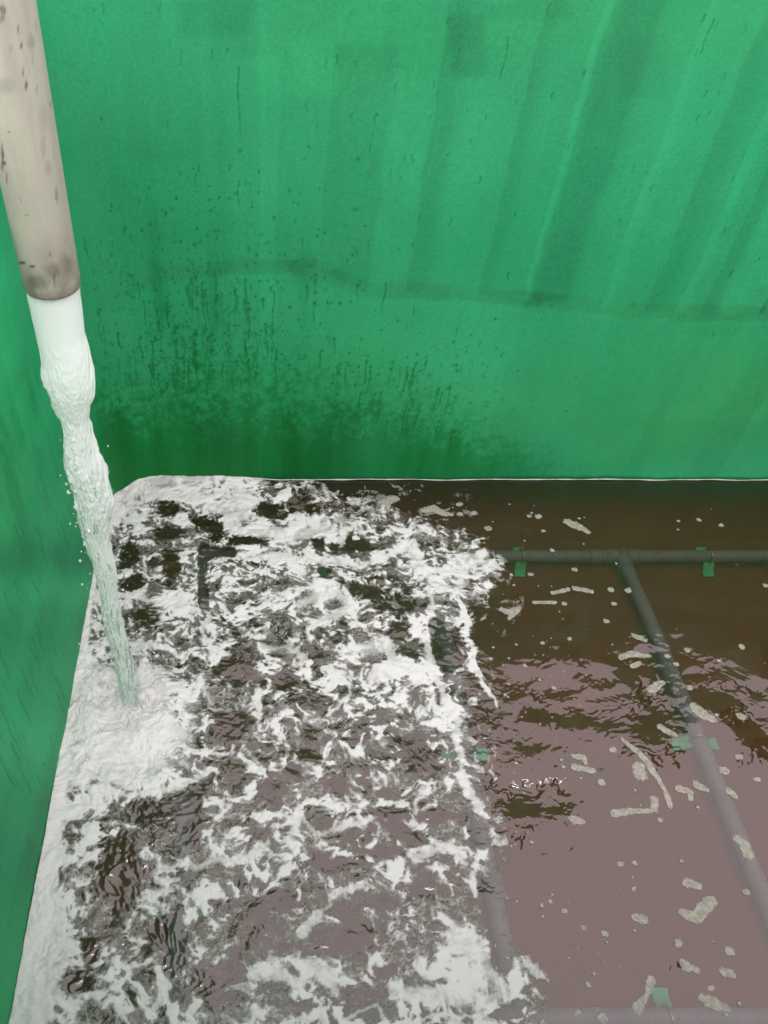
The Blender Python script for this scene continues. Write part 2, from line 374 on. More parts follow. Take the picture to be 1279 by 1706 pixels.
    # light lane low on the wet zone
    wet = wet * (1 - .35 * np.exp(-((PX - 610) / 55)**2) * smooth(670, 720, PY) * isback)
    # marks: drips, dots, ticks
    sm = smooth(-.1, .8, fbm(SS * 11, ZZ * .7, 121, 3) + .25 * n1) * smooth(250, 600, PY) * smooth(170, 260, PX) * smooth(620, 400, PX)
    wet = np.maximum(wet, .62 * sm)
    core = np.exp(-((PX - 500) / 190)**2) * smooth(640, 740, PY)
    tone -= .24 * core * isback * (.7 + .5 * smooth(-.5, .5, fbm(SS * 7, ZZ * .6, 123, 2)))
    tone -= .10 * isback * np.exp(-((PX - 300) / 190)**2 - ((PY - 430) / 260)**2)
    mark = np.zeros_like(ZZ)
    def stamp(sx, zz, w_, h_, val, drip):
        i0, i1 = np.searchsorted(S, [sx - w_ * 4 - .012, sx + w_ * 4 + .012]); j0, j1 = np.searchsorted(z, [zz - h_ - .012, zz + .012])
        if i1 - i0 < 2 or j1 - j0 < 2: return
        s_ = S[i0:i1][:, None]; z_ = z[j0:j1][None, :]
        if drip:
            t = np.clip((zz - z_) / h_, 0, 1); cx = sx + .003 * np.sin(t * 6 + sx * 90)
            ww = w_ * (1.2 - .6 * t) * (1 + .15 * np.sin(z_ * 70 + sx * 50))
            f = smooth(1.6, .6, np.abs(s_ - cx) / ww) * (z_ < zz) * smooth(1.02, .9, (zz - z_) / h_)
        else:
            f = smooth(1.4, .6, np.hypot((s_ - sx) / w_, (z_ - zz) / (h_ * .5 + 1e-6)))
        mark[i0:i1, j0:j1] = np.maximum(mark[i0:i1, j0:j1], val * f)
    def place(px, py):
        p = on_y(px, py, YB); return s_off + p[0], p[2]
    for k in range(150):
        px = rnd.normal(330, 110) if k < 105 else rnd.uniform(560, 760); py = rnd.uniform(455, 640) if k < 105 else rnd.uniform(600, 720)
        if px < 150: continue
        sx, zz = place(px, py); stamp(sx, zz, rnd.uniform(.0022, .0042), rnd.uniform(.03, .17), rnd.uniform(.35, .75), True)
        stamp(sx, zz, rnd.uniform(.004, .008), rnd.uniform(.006, .02), .7, False)
    for k in range(900):
        r_ = rnd.rand()
        px, py = (rnd.normal(340, 130), rnd.normal(540, 100)) if r_ < .68 else (rnd.normal(690, 110), rnd.normal(660, 60)) if r_ < .9 else (rnd.normal(360, 100), rnd.normal(370, 70))
        if px < 140 or py > 760: continue
        sx, zz = place(px, py); stamp(sx, zz, rnd.uniform(.002, .0065), rnd.uniform(.005, .018), rnd.uniform(.3, .8), False)
    for k in range(150):
        sx, zz = place(rnd.uniform(120, 1270), rnd.uniform(0, 660)); stamp(sx, zz, rnd.uniform(.0016, .0032), rnd.uniform(.012, .035), rnd.uniform(.3, .75), rnd.rand() < .5)
    for (px, py, L) in ((397, 110, .22), (397, 300, .1), (265, 5, .04), (848, 60, .13), (1190, 30, .1), (300, 80, .05), (137, 380, .10), (325, 290, .05), (690, 510, .05), (762, 545, .03), (800, 565, .04)):
        sx, zz = place(px, py); stamp(sx, zz, .0024, L, .6, True)
    mark *= .55 + .45 * smooth(-.5, .3, fbm(SS * 60, ZZ * 60, 117, 2))
    for k in range(150):
        stamp(rnd.uniform(1.2, S[-1] * 0 + 2.75), rnd.uniform(.15, .95), rnd.uniform(.002, .004), rnd.uniform(.03, .2), rnd.uniform(.15, .45), True)
    wl = .007 + .0085 * fbm(path[:, 0][:, None] * 2.9 + 0 * ZZ, 3 + 0 * ZZ, 401, 2)
    mark = np.maximum(mark, .75 * isback * smooth(.016, .002, ZZ - wl - .004 * n1) )
    silt = smooth(.0, -.17, ZZ + .02 * fbm(SS * 3, ZZ * 3, 111, 3))
    V = np.stack([X, Y, ZZ], -1).reshape(-1, 3)
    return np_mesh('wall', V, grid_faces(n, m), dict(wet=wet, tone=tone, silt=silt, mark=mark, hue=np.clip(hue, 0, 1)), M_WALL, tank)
wall = build_wall()
# thickness and top edge of that wall, then the two plain sides behind the photographer's feet and far right
def rim_profile():
    a = np.linspace(0, np.pi / 2, 12); t = .16
    inn = [(XL, YF)] + [(XL + RC - RC * math.cos(k), YB - RC + RC * math.sin(k)) for k in a] + [(XR, YB)]
    r2 = RC + t
    outp = [(XL - t, YF)] + [(XL + RC - r2 * math.cos(k), YB - RC + r2 * math.sin(k)) for k in a] + [(XR, YB + t)]
    V = []; n = len(inn)
    for (x, y), (X_, Y_) in zip(inn, outp):
        V += [(x, y, ZT), (x * .999, y, ZT + .02), (X_, Y_, ZT + .02), (X_, Y_, ZF)]
    F = grid_faces(n, 4)
    o = obj_from('rim', V, F, None, M_WALL, tank, False); add_const(o); return o
def add_const(o):
    me = o.data
    for k, v in (('tone', 1.0),):
        at = me.attributes.new(k, 'FLOAT', 'POINT'); at.data.foreach_set('value', np.full(len(me.vertices), v, np.float32))
def box(name, x0, x1, y0, y1, z0, z1, mat, parent):
    V = [(x, y, z) for x in (x0, x1) for y in (y0, y1) for z in (z0, z1)]
    F = [(0, 1, 3, 2), (4, 6, 7, 5), (0, 4, 5, 1), (2, 3, 7, 6), (0, 2, 6, 4), (1, 5, 7, 3)]
    return obj_from(name, V, F, None, mat, parent, False)
rim_profile()
add_const(box('side_wall', XR + .003, XR + .163, YF - .16, YB + .16, ZF, ZT + .02, M_WALL, tank))
add_const(box('side_wall', XL - .16, XR + .0, YF - .163, YF - .003, ZF, ZT - .5, M_WALL, tank))
box('floor', XL - .15, XR + .16, YF - .16, YB + .15, ZF - .1, ZF - .004, M_FLOOR, tank)

# ================================================================== WATER
gx = np.concatenate([np.arange(XL - .01, 1.15, .0030), np.arange(1.15, 2.4, .0036), np.linspace(2.51, XR, 30)])
gy = np.concatenate([np.linspace(YF, .36, 30)[:-1], np.arange(.36, YB + .008, .0030)])
GX, GY = np.meshgrid(gx, gy, indexing='ij')
PX, PY = to_px(GX, GY, 0 * GX)

rows = [800, 850, 900, 950, 1000, 1050, 1100, 1150, 1200, 1250, 1300, 1350, 1400, 1450, 1500, 1550, 1600, 1650, 1700, 1750]
cols = list(range(50, 951, 50))
COV = """
9 9 9 9 9 9 9 9 6 2 1 1 1 0 0 0 0 0 0
9 9 9 9 7 6 6 9 8 6 4 3 3 2 1 0 0 0 0
9 9 9 5 6 7 4 6 8 7 5 4 4 4 4 1 0 0 0
9 9 9 4 5 6 7 6 6 6 7 4 4 8 7 7 1 0 0
9 9 8 6 6 8 6 5 4 8 6 4 3 6 5 1 0 0 0
9 9 8 6 4 6 6 4 5 5 5 6 4 6 2 0 0 0 0
9 9 9 7 5 5 5 3 5 4 5 7 5 7 2 1 0 0 0
9 9 9 9 8 6 4 3 5 4 6 5 5 7 6 2 0 0 0
9 9 9 9 8 5 5 3 4 4 4 5 6 4 7 2 0 0 0
9 9 9 9 9 7 4 4 4 4 4 4 4 3 7 2 0 0 0
9 9 9 8 7 5 4 4 4 4 4 4 3 4 6 2 0 0 0
9 8 5 4 3 2 4 4 5 6 5 4 3 2 4 4 0 0 0
9 7 4 4 3 3 4 5 6 6 5 5 5 4 4 5 0 0 0
9 7 4 3 2 2 6 7 5 5 4 4 5 4 5 5 0 0 0
9 8 5 3 3 3 4 4 5 5 5 4 4 4 5 5 1 0 0
9 9 7 5 5 5 5 4 4 4 6 4 4 4 6 6 1 0 0
9 9 6 5 4 3 5 4 3 5 4 4 4 4 6 8 5 1 0
9 9 5 5 5 4 3 3 5 6 6 4 4 5 7 8 8 2 0
9 8 5 5 5 4 3 5 5 8 8 8 7 6 8 8 7 1 0
9 8 5 5 5 4 3 5 5 7 8 8 7 6 8 8 7 1 0
"""
COV = np.array([[int(v) for v in l.split()] for l in COV.strip().splitlines()], float) / 9
def sample(G, px, py):
    fx = np.clip((px - cols[0]) / 50, 0, len(cols) - 1.001); fy = np.clip((py - rows[0]) / 50, 0, len(rows) - 1.001)
    i = fx.astype(int); j = fy.astype(int); a = fx - i; b = fy - j
    a = a * a * (3 - 2 * a); b = b * b * (3 - 2 * b)
    return (G[j, i] * (1 - a) + G[j, i + 1] * a) * (1 - b) + (G[j + 1, i] * (1 - a) + G[j + 1, i + 1] * a) * b

# churned area
wj = 14 * fbm(GX * 6, GY * 6, 201, 3)
cov = sample(COV, PX + wj, PY + 14 * fbm(GX * 6, GY * 6, 205, 3))
edge_x = np.interp(PY, [790, 850, 900, 950, 1000, 1080, 1150, 1250, 1350, 1450, 1550, 1650, 1750], [470, 640, 790, 830, 800, 790, 830, 830, 830, 830, 850, 890, 900])
turb = smooth(60, -40, PX - edge_x)
turb_soft = smooth(260, -60, PX - edge_x)
# impact of the falling water
IX, IY, _ = on_z(217, 1170)
dimp = np.hypot(GX - IX, GY - IY)

# waves
q0 = fbm(GX * 5, GY * 5, 209, 2)
wx, wy = GX + .03 * fbm(GX * 4, GY * 4, 211, 2), GY + .03 * fbm(GX * 4, GY * 4, 215, 2)
chop = .0055 * fbm(wx * 6.5, wy * 8, 221, 2, .4) + .0042 * (ridged(wx * 9, wy * 11, 231, 2, .4) - .4) + .0022 * (.5 + smooth(420, 250, PX) + .4 * smooth(1100, 1250, PY)) * (ridged(wx * 24 + 2 * q0, wy * 30, 235, 2, .5) - .4)
sx_, sy_ = GX + .05 * fbm(GX * 3, GY * 3, 243, 3), GY + .05 * fbm(GX * 3, GY * 3, 247, 3)
still = .0056 * fbm(sx_ * 2.6 + sy_ * 1.4, sy_ * 4.2 - sx_, 241, 2, .4) + .0013 * fbm(sx_ * 5 + sy_ * 3, sy_ * 8 - sx_ * 3, 251, 3, .35)
calm = smooth(1230, 1480, PY) * smooth(900, 1000, PX)          # lower right lies almost flat
wallcalm = smooth(1010, 860, PY)
still = still * (1 - .72 * calm) * (1 - .75 * wallcalm)
rag = fbm(sx_ * 14 + 3, sy_ * 18 - sx_ * 6, 261, 4, .6)
for (bx, by, rx, ry, k_) in ((862, 1350, 62, 40, .20), (940, 1340, 30, 30, .16), (868, 1250, 70, 30, .13), (1085, 1215, 42, 55, .13), (970, 1205, 70, 26, .10), (1185, 1165, 60, 24, .07), (1255, 1225, 26, 40, .11), (905, 1195, 40, 22, .10), (930, 1420, 26, 14, .2), (1118, 1588, 16, 22, .24),
                             (1055, 1085, 40, 22, -.13), (925, 1125, 34, 34, -.09), (870, 1120, 30, 26, -.09), (1000, 1120, 30, 20, -.08), (1150, 1110, 40, 16, -.08)):
    e = np.hypot((PX - bx) / rx, (PY - by) / ry) + .55 * rag
    X0, Y0, _ = on_z(bx, by)
    still = still - .85 * k_ * (GY - Y0 + .25 * (GX - X0)) * smooth(1.5, .30, e)
for (bx, by, rx, ry, an) in ((1115, 1412, 26, 22, 40), (882, 1450, 12, 50, 80), (990, 1500, 10, 50, 85), (1062, 1640, 16, 22, 75), (920, 1668, 20, 30, 80), (1012, 1655, 14, 40, 85), (1165, 1640, 25, 16, 40), (860, 1460, 10, 60, 85), (1190, 1130, 40, 12, 35), (1050, 1170, 60, 10, 25)):
    a_ = R(an); X0, Y0, _ = on_z(bx, by); g = np.exp(-((PX - bx) / rx)**2 - ((PY - by) / ry)**2)
    still = still + .00045 * (.35 if rx > 35 else 1) * g * np.sin(2 * np.pi / .0155 * ((GX - X0) * math.sin(a_) + (GY - Y0) * math.cos(a_) + .004 * fbm(GX * 20, GY * 20, 265, 2)))
Hh = still + turb_soft * .0013 * fbm(GX * 9, GY * 11, 271, 2, .4) + turb * chop
pol = fbm(np.arctan2(GY - IY, GX - IX) * 3.6, dimp * 7, 381, 3, .6); Hh += turb * .006 * smooth(360, 240, PX) * smooth(1290, 1380, PY) * fbm(wx * 9, wy * 7, 393, 2, .4); Hh += .012 * np.exp(-(dimp / .16)**2) * turb + .010 * np.cos(dimp * 40) * np.exp(-(dimp / .3)**2) * turb
near_wall = np.minimum(GX - XL, YB - GY)
Hh += .018 * smooth(.10, 0, near_wall) * smooth(440, 380, PX) * smooth(1000, 850, PY)

# foam cover
q1 = fbm(GX * 5, GY * 5, 351, 2); q2 = fbm(GX * 5, GY * 5, 355, 2); q3 = fbm(GX * 15, GY * 15, 357, 2); q4 = fbm(GX * 15, GY * 15, 359, 2)
fx_, fy_ = GX + .034 * q1 + .012 * q3, GY + .034 * q2 + .012 * q4
n_big = fbm(fx_ * 8, fy_ * 10, 301, 3, .5); n_rid = ridged(fx_ * 8, fy_ * 9, 311, 3, .5)
n_fine = fbm(fx_ * 45, fy_ * 52, 321, 4, .6); n_cell = ridged(fx_ * 22, fy_ * 26, 331, 3, .55)
mixn = .85 * n_big + 1.25 * (n_rid - .35) + .30 * n_fine + .75 * (n_cell - .35)
n_mic = fbm(GX * 110, GY * 120, 323, 2, .6)
mixn = mixn + .12 * n_mic
scl = smooth(-.5, .5, fbm(GX * 3.2 + 4, GY * 3.2, 371, 2))
mixn = mixn * (.35 + .65 * scl) + (1 - scl) * .9 * (.9 * fbm(fx_ * 22, fy_ * 26, 373, 4, .62) + 1.0 * (ridged(fx_ * 24, fy_ * 28, 377, 3, .6) - .35))
un = uniformise(mixn)
un_b = uniformise(.7 * mixn + .5 * fbm(fx_ * 17 + 5, fy_ * 20, 345, 4, .65) + 1.2 * (ridged(fx_ * 19, fy_ * 22, 347, 3) - .4))
covw = np.clip(cov - .05 * smooth(1000, 1200, PY) * smooth(300, 380, PX) + .10 * fbm(GX * 3.5, GY * 3.5, 343, 2), 0, 1) * smooth(30, -30, PX - edge_x - 25 + 22 * n_big)
soft_ = .20 + .26 * smooth(-.5, .6, fbm(GX * 6, GY * 6, 341, 2))
white = smooth(-soft_, soft_, un - (1 - covw * .52 - .50 * covw**3.0)) * smooth(.015, .06, covw)
film = smooth(-.14, .14, un_b - (1 - np.clip(covw * 1.15 + .10 + .12 * smooth(1450, 1600, PY), 0, 1))) * smooth(.015, .10, covw)
lace = ridged(fx_ * 28 + .9 * n_big + .5 * n_fine, fy_ * 33, 361, 2, .5); lace2 = ridged(fx_ * 62, fy_ * 70 + .5 * n_big, 365, 2, .5)
lz = smooth(.10, .35, covw) * smooth(-.6, .5, fbm(GX * 4, GY * 4, 369, 2) + .35 * smooth(1250, 1450, PY))
lacef = lz * np.maximum(smooth(.42, .82, lace), .9 * smooth(.46, .84, lace2)) * (.55 + .45 * un)
foam = np.maximum(np.maximum(white, film * (.34 + .30 * un)), .90 * lacef)
# deliberately placed streaks, ridges and open pools seen in the churn: points in photo pixels, half width, strength
STROKES = [
 ([(188, 850), (215, 822), (250, 803), (330, 800), (430, 797)], 15, 1.0), ([(250, 815), (330, 825), (370, 855), (400, 885), (480, 893), (540, 880)], 20, .95),
 ([(345, 848), (370, 870), (378, 905)], 3, .9), ([(360, 930), (440, 928), (520, 932), (600, 940), (650, 925), (692, 905)], 8, 1.0),
 ([(420, 905), (480, 885), (560, 860), (600, 880)], 7, .7), ([(570, 905), (575, 885), (600, 870), (608, 895)], 5, .8),
 ([(680, 915), (700, 950), (735, 980), (760, 985), (770, 950), (800, 925)], 15, 1.0), ([(715, 985), (715, 1030)], 8, .9), ([(740, 960), (775, 930), (820, 945)], 13, .8),
 ([(757, 985), (776, 1020), (780, 1045), (772, 1060), (785, 1085), (790, 1115), (800, 1145), (825, 1175)], 4.5, 1.0),
 ([(700, 1060), (715, 1100), (735, 1150), (755, 1200), (762, 1250), (772, 1300), (798, 1365)], 11, 1.0), ([(690, 1110), (715, 1150), (730, 1190)], 5, .8),
 ([(818, 1385), (803, 1420), (790, 1460), (788, 1490)], 7, .95), ([(200, 992), (240, 992), (300, 1010), (340, 1022), (350, 1050)], 8, .95),
 ([(155, 1072), (200, 1070), (260, 1075), (310, 1092)], 6, .8), ([(335, 1040), (352, 1080), (385, 1095), (425, 1140), (432, 1200)], 6, .9),
 ([(575, 1010), (615, 1055), (640, 1085), (690, 1100)], 5, .9), ([(590, 1085), (640, 1075), (670, 1110), (620, 1130)], 14, .85), ([(500, 1000), (560, 985), (585, 1010), (540, 1030)], 14, .9),
 ([(440, 1080), (480, 1075), (500, 1100)], 9, .7), ([(585, 1120), (580, 1160), (545, 1190)], 5, .85), ([(330, 1130), (352, 1170)], 9, .8),
 ([(480, 1400), (500, 1360), (520, 1390), (560, 1380), (600, 1370)], 9, .85), ([(320, 1440), (380, 1435), (430, 1420), (445, 1400)], 10, .9),
 ([(640, 1340), (668, 1338)], 9, .95), ([(500, 1560), (530, 1520), (555, 1490), (600, 1480)], 8, .8), ([(690, 1430), (740, 1410), (770, 1430)], 12, .8),
 ([(150, 1310), (220, 1330), (300, 1310), (345, 1285)], 8, .9), ([(265, 1620), (275, 1660), (250, 1690)], 8, .9),
 ([(560, 1720), (590, 1680), (620, 1672), (640, 1700)], 7, 1.0), ([(680, 1710), (720, 1690), (770, 1705)], 7, 1.0), ([(430, 1620), (500, 1640), (520, 1600), (560, 1650)], 14, .85),
 ([(760, 1560), (800, 1600), (830, 1650), (800, 1690)], 32, .85), ([(830, 1610), (880, 1610), (900, 1630)], 7, .7), ([(660, 1650), (720, 1660), (800, 1660)], 20, .9),
]
for pts, wd, st in STROKES:
    d, _ = seg_dist(PX + 9 * n_big + 4 * n_fine, PY + 9 * (n_rid - .4), pts)
    f_ = st * smooth(-.25, .65, 1 - d / (wd * 1.45) + .9 * (un - .5) + .15 * n_mic)
    white = np.maximum(white, f_); foam = np.maximum(foam, f_)
POOLS = [((531, 908), 13, 12), ((540, 955), 12, 10), ((733, 1252), 12, 13), ((799, 1250), 16, 14), ((352, 1504), 17, 12), ((295, 1520), 12, 14), ((845, 1690), 28, 9), ((338, 935), 12, 20), ((338, 1000), 9, 22), ((278, 848), 20, 16), ((360, 885), 17, 26), ((215, 928), 17, 26), ((286, 940), 15, 32), ((220, 970), 24, 16), ((450, 850), 30, 16), ((415, 903), 40, 9), ((520, 850), 16, 10),
         ((280, 890), 26, 14), ((245, 1030), 40, 18), ((338, 985), 9, 36), ((355, 925), 16, 8), ((395, 1120), 36, 30), ((340, 870), 22, 10), ((620, 985), 32, 14), ((600, 910), 26, 10),
         ((740, 1075), 15, 38), ((660, 1050), 26, 14), ((515, 1260), 24, 14), ((690, 1240), 34, 22), ((640, 1355), 34, 12), ((730, 1360), 44, 14), ((320, 1370), 22, 36), ((200, 1460), 50, 60), ((250, 1350), 60, 26),
         ((540, 1440), 40, 22), ((590, 1560), 50, 38), ((470, 1500), 30, 24), ((270, 1560), 30, 40), ((300, 1590), 14, 30), ((640, 1505), 22, 12), ((500, 1680), 26, 14), ((430, 1540), 30, 40), ((700, 1480), 26, 20),
         ((795, 1400), 17, 16), ((820, 1510), 18, 50), ((150, 1580), 16, 30), ((350, 1640), 30, 40), ((450, 1310), 26, 16), ((640, 1620), 26, 18), ((130, 1640), 24, 26), ((560, 1310), 24, 16), ((380, 1210), 34, 26), ((480, 1130), 24, 20)]
for (c, rx, ry) in POOLS:
    e = np.hypot((PX - c[0]) / rx, (PY - c[1]) / ry) + .42 * fbm(GX * 17, GY * 20, 391, 4, .6) + .30 * n_big + .25 * n_fine
    kk = 1 - .93 * smooth(1.2, .62, e); foam *= kk; white *= kk
for pts, wd in (([(724, 1040), (735, 1075), (746, 1112)], 11), ([(793, 1378), (800, 1402)], 14), ([(812, 1480), (826, 1540), (838, 1600)], 15), ([(322, 1330), (318, 1400)], 14), ([(294, 1550), (286, 1615)], 13), ([(340, 918), (385, 921)], 9)):
    d, _ = seg_dist(PX, PY, pts); kk = 1 - .95 * smooth(1.5, .8, d / wd + .25 * n_big + .15 * n_fine); foam *= kk; white *= kk
# boiling white water round the impact, band against the left wall, foam against the corner
r_i = np.hypot((PX - 205) / 120, (PY - 1215) / 130)
foam = np.maximum(foam, smooth(1.1, .65, r_i + .24 * n_big + .18 * n_fine + .1 * n_mic + .30 * pol * smooth(.2, .9, r_i)) * (.95 - .10 * smooth(.0, .8, n_fine)))
bw = np.interp(PY, [800, 960, 1150, 1300, 1450, 1600, 1706], [26, 14, 16, 22, 24, 42, 60]); xw = np.interp(PY, [850, 960, 1300, 1706], [183, 150, 96, 36])
foam = np.maximum(foam, smooth(1.25, .5, (PX - xw) / bw + .25 * n_big + .12 * n_fine) * (PY > 840))
dense = np.clip(np.maximum(white, .62 * lacef) * (.50 + .55 * un) + .05 * n_big, 0, 1)
dense = np.maximum(dense, smooth(1.15, .55, r_i + .22 * n_big + .1 * n_fine) * (.90 + .12 * n_fine + .12 * n_big + .10 * pol - .42 * smooth(.15, .6, fbm(fx_ * 20, fy_ * 24, 385, 4, .65)) * smooth(.25, .7, r_i)))
dense = np.maximum(dense, .95 * smooth(1.2, .5, (PX - xw) / bw + .2 * n_big))
# thin grey film fringes and scum by the back wall and just right of the churn
film_zone = np.clip(np.exp(-((PX - 640) / 110)**2 - ((PY - 850) / 32)**2) * .85 + .5 * np.exp(-((PX - 700) / 60)**2 - ((PY - 1020) / 40)**2) + .45 * np.exp(-((PX - 830) / 30)**2 - ((PY - 1000) / 50)**2), 0, 1)
foam = np.maximum(foam, .55 * smooth(-.08, .08, un - 1 + film_zone * .55) * (film_zone > .06))
foam = foam * (near_wall > 0.0)
foam[(GX > 1.2)] = 0

# specks of foam scattered past the churn
rs = np.random.RandomState(8)
speck = np.zeros_like(foam)
for k in range(170):
    t = rs.rand()
    if t < .45: px, py = rs.normal(860, 55), rs.uniform(840, 1320)
    elif t < .8: px, py = rs.uniform(830, 1275), rs.uniform(820, 1700)
    else: px, py = rs.normal(960, 60), rs.normal(1600, 60)
    if px < 560 or px > 1300: continue
    X0, Y0, _ = on_z(px, py); r_ = rs.gamma(1.6, .0014) + .0018
    if Y0 > YB - .02: continue
    i0, i1 = np.searchsorted(gx, [X0 - .02, X0 + .02]); j0, j1 = np.searchsorted(gy, [Y0 - .02, Y0 + .02])
    gg = smooth(1.5, .6, .35 * n_fine[i0:i1, j0:j1] + .3 * n_mic[i0:i1, j0:j1] + np.hypot((gx[i0:i1][:, None] - X0) / r_, (gy[j0:j1][None, :] - Y0) / (r_ * rs.uniform(.7, 1.2))))
    speck[i0:i1, j0:j1] = np.maximum(speck[i0:i1, j0:j1], gg)
foam = np.maximum(foam, speck * .75); dense = np.maximum(dense, speck * .25)

Hw = Hh.copy()
nX, nY = GX.shape
V = np.stack([GX, GY, Hw], -1).reshape(-1, 3)
water = np_mesh('water', V, grid_faces(nX, nY), dict(turb=np.maximum(turb, .25 * turb_soft)), M_WATER)
tag(water, 'brown rippled tank water reflecting pale sky', None, None, 'structure')
# foam lies on the water and stands proud of it where it is thick
fh = Hw + .0010 + foam * (.0015 + .005 * dense * smooth(-.6, .8, n_big)) + .0014 * foam * n_fine * dense + smooth(1.2, .5, r_i) * (.006 + .006 * n_big + .0012 * n_fine)
VF = np.stack([GX, GY, fh], -1).reshape(-1, 3); F = grid_faces(nX, nY)
keep = (foam.ravel()[F].max(1) > .03); F = F[keep]
used = np.unique(F); remap = np.full(nX * nY, -1); remap[used] = np.arange(len(used))
foam_o = np_mesh('foam', VF[used], remap[F], dict(foam=foam.ravel()[used], dense=dense.ravel()[used]), M_FOAM)
tag(foam_o, 'churning white foam spread over the left half of the brown water', 'foam', None, 'stuff')

def height_at(X, Y):
    i = min(max(np.searchsorted(gx, X), 0), nX - 1); j = min(max(np.searchsorted(gy, Y), 0), nY - 1); return float(Hw[i, j])

# thin wavy line of foam along the back wall
xs = np.arange(-.02, 2.45, .006)
pts = np.stack([xs, np.full_like(xs, YB - .010), .007 + .0085 * fbm(xs * 2.9, xs * 0 + 3, 401, 2) + .010 * smooth(.12, -.02, xs)], 1)
Vt, Ft, _ = tube(pts, .0022 + .0018 * np.clip(fbm(xs * 9, xs * 0, 402, 3), -.8, 1), 8, False)
o = np_mesh('foam_line', Vt, Ft, dict(foam=np.full(len(Vt), .9), dense=np.full(len(Vt), .55)), M_FOAM)
tag(o, 'thin pale foam line where the brown water meets the back wall', 'foam', None, 'stuff')

# ================================================================== FLOATING PATCHES OF BUBBLES
def patch(spine, rad, seed, thick=.0010):
    P = np.array([on_z(*p)[:2] for p in spine]); 
    if len(P) == 1: P = np.array([P[0] - [.0025, 0], P[0] + [.0025, .001]])
    sc = .0021 * (1.25 if spine[0][1] < 1000 else 1)     # metres per photo pixel at that depth
    Rr = np.array(rad if hasattr(rad, '__len__') else [rad] * len(P), float) * sc
    if len(Rr) != len(P): Rr = np.full(len(P), Rr[0])
    c = P.mean(0); ext = np.abs(P - c).max() + Rr.max() * 1.6; n = int(min(70, max(16, ext * 2 / .0016)))
    g = np.linspace(-ext, ext, n); X, Y = np.meshgrid(c[0] + g, c[1] + g, indexing='ij')
    d = np.full(X.shape, -1e9)
    for i in range(len(P) - 1):
        a, b = P[i], P[i + 1]; D = b - a; t = np.clip(((X - a[0]) * D[0] + (Y - a[1]) * D[1]) / max(D @ D, 1e-12), 0, 1)
        r_ = Rr[i] * (1 - t) + Rr[i + 1] * t
        d = np.maximum(d, 1 - np.hypot(X - a[0] - t * D[0], Y - a[1] - t * D[1]) / r_)
    d = d + .30 * fbm(X * 85, Y * 85, seed, 3) + .30 * fbm(X * 28, Y * 28, seed + 9, 2)
    F = grid_faces(n, n); ins = d.ravel()[F].mean(1) > 0; F = F[ins]
    if len(F) < 4: return None
    zz = .0008 + thick * np.sqrt(np.clip(d * 1.6, 0, 1)) + .0005 * fbm(X * 300, Y * 300, seed + 5, 2)
    ix = np.clip(np.searchsorted(gx, X), 0, nX - 1); iy = np.clip(np.searchsorted(gy, Y), 0, nY - 1); zz = zz + Hw[ix, iy] + .0006
    us = np.unique(F); rm = np.full(n * n, -1); rm[us] = np.arange(len(us))
    V = np.stack([X - c[0], Y - c[1], zz], -1).reshape(-1, 3)[us]
    o = np_mesh('foam_patch', V, rm[F], dict(edge=np.clip(d, 0, 1).ravel()[us]), M_PATCH); o.location = (c[0], c[1], 0); return o
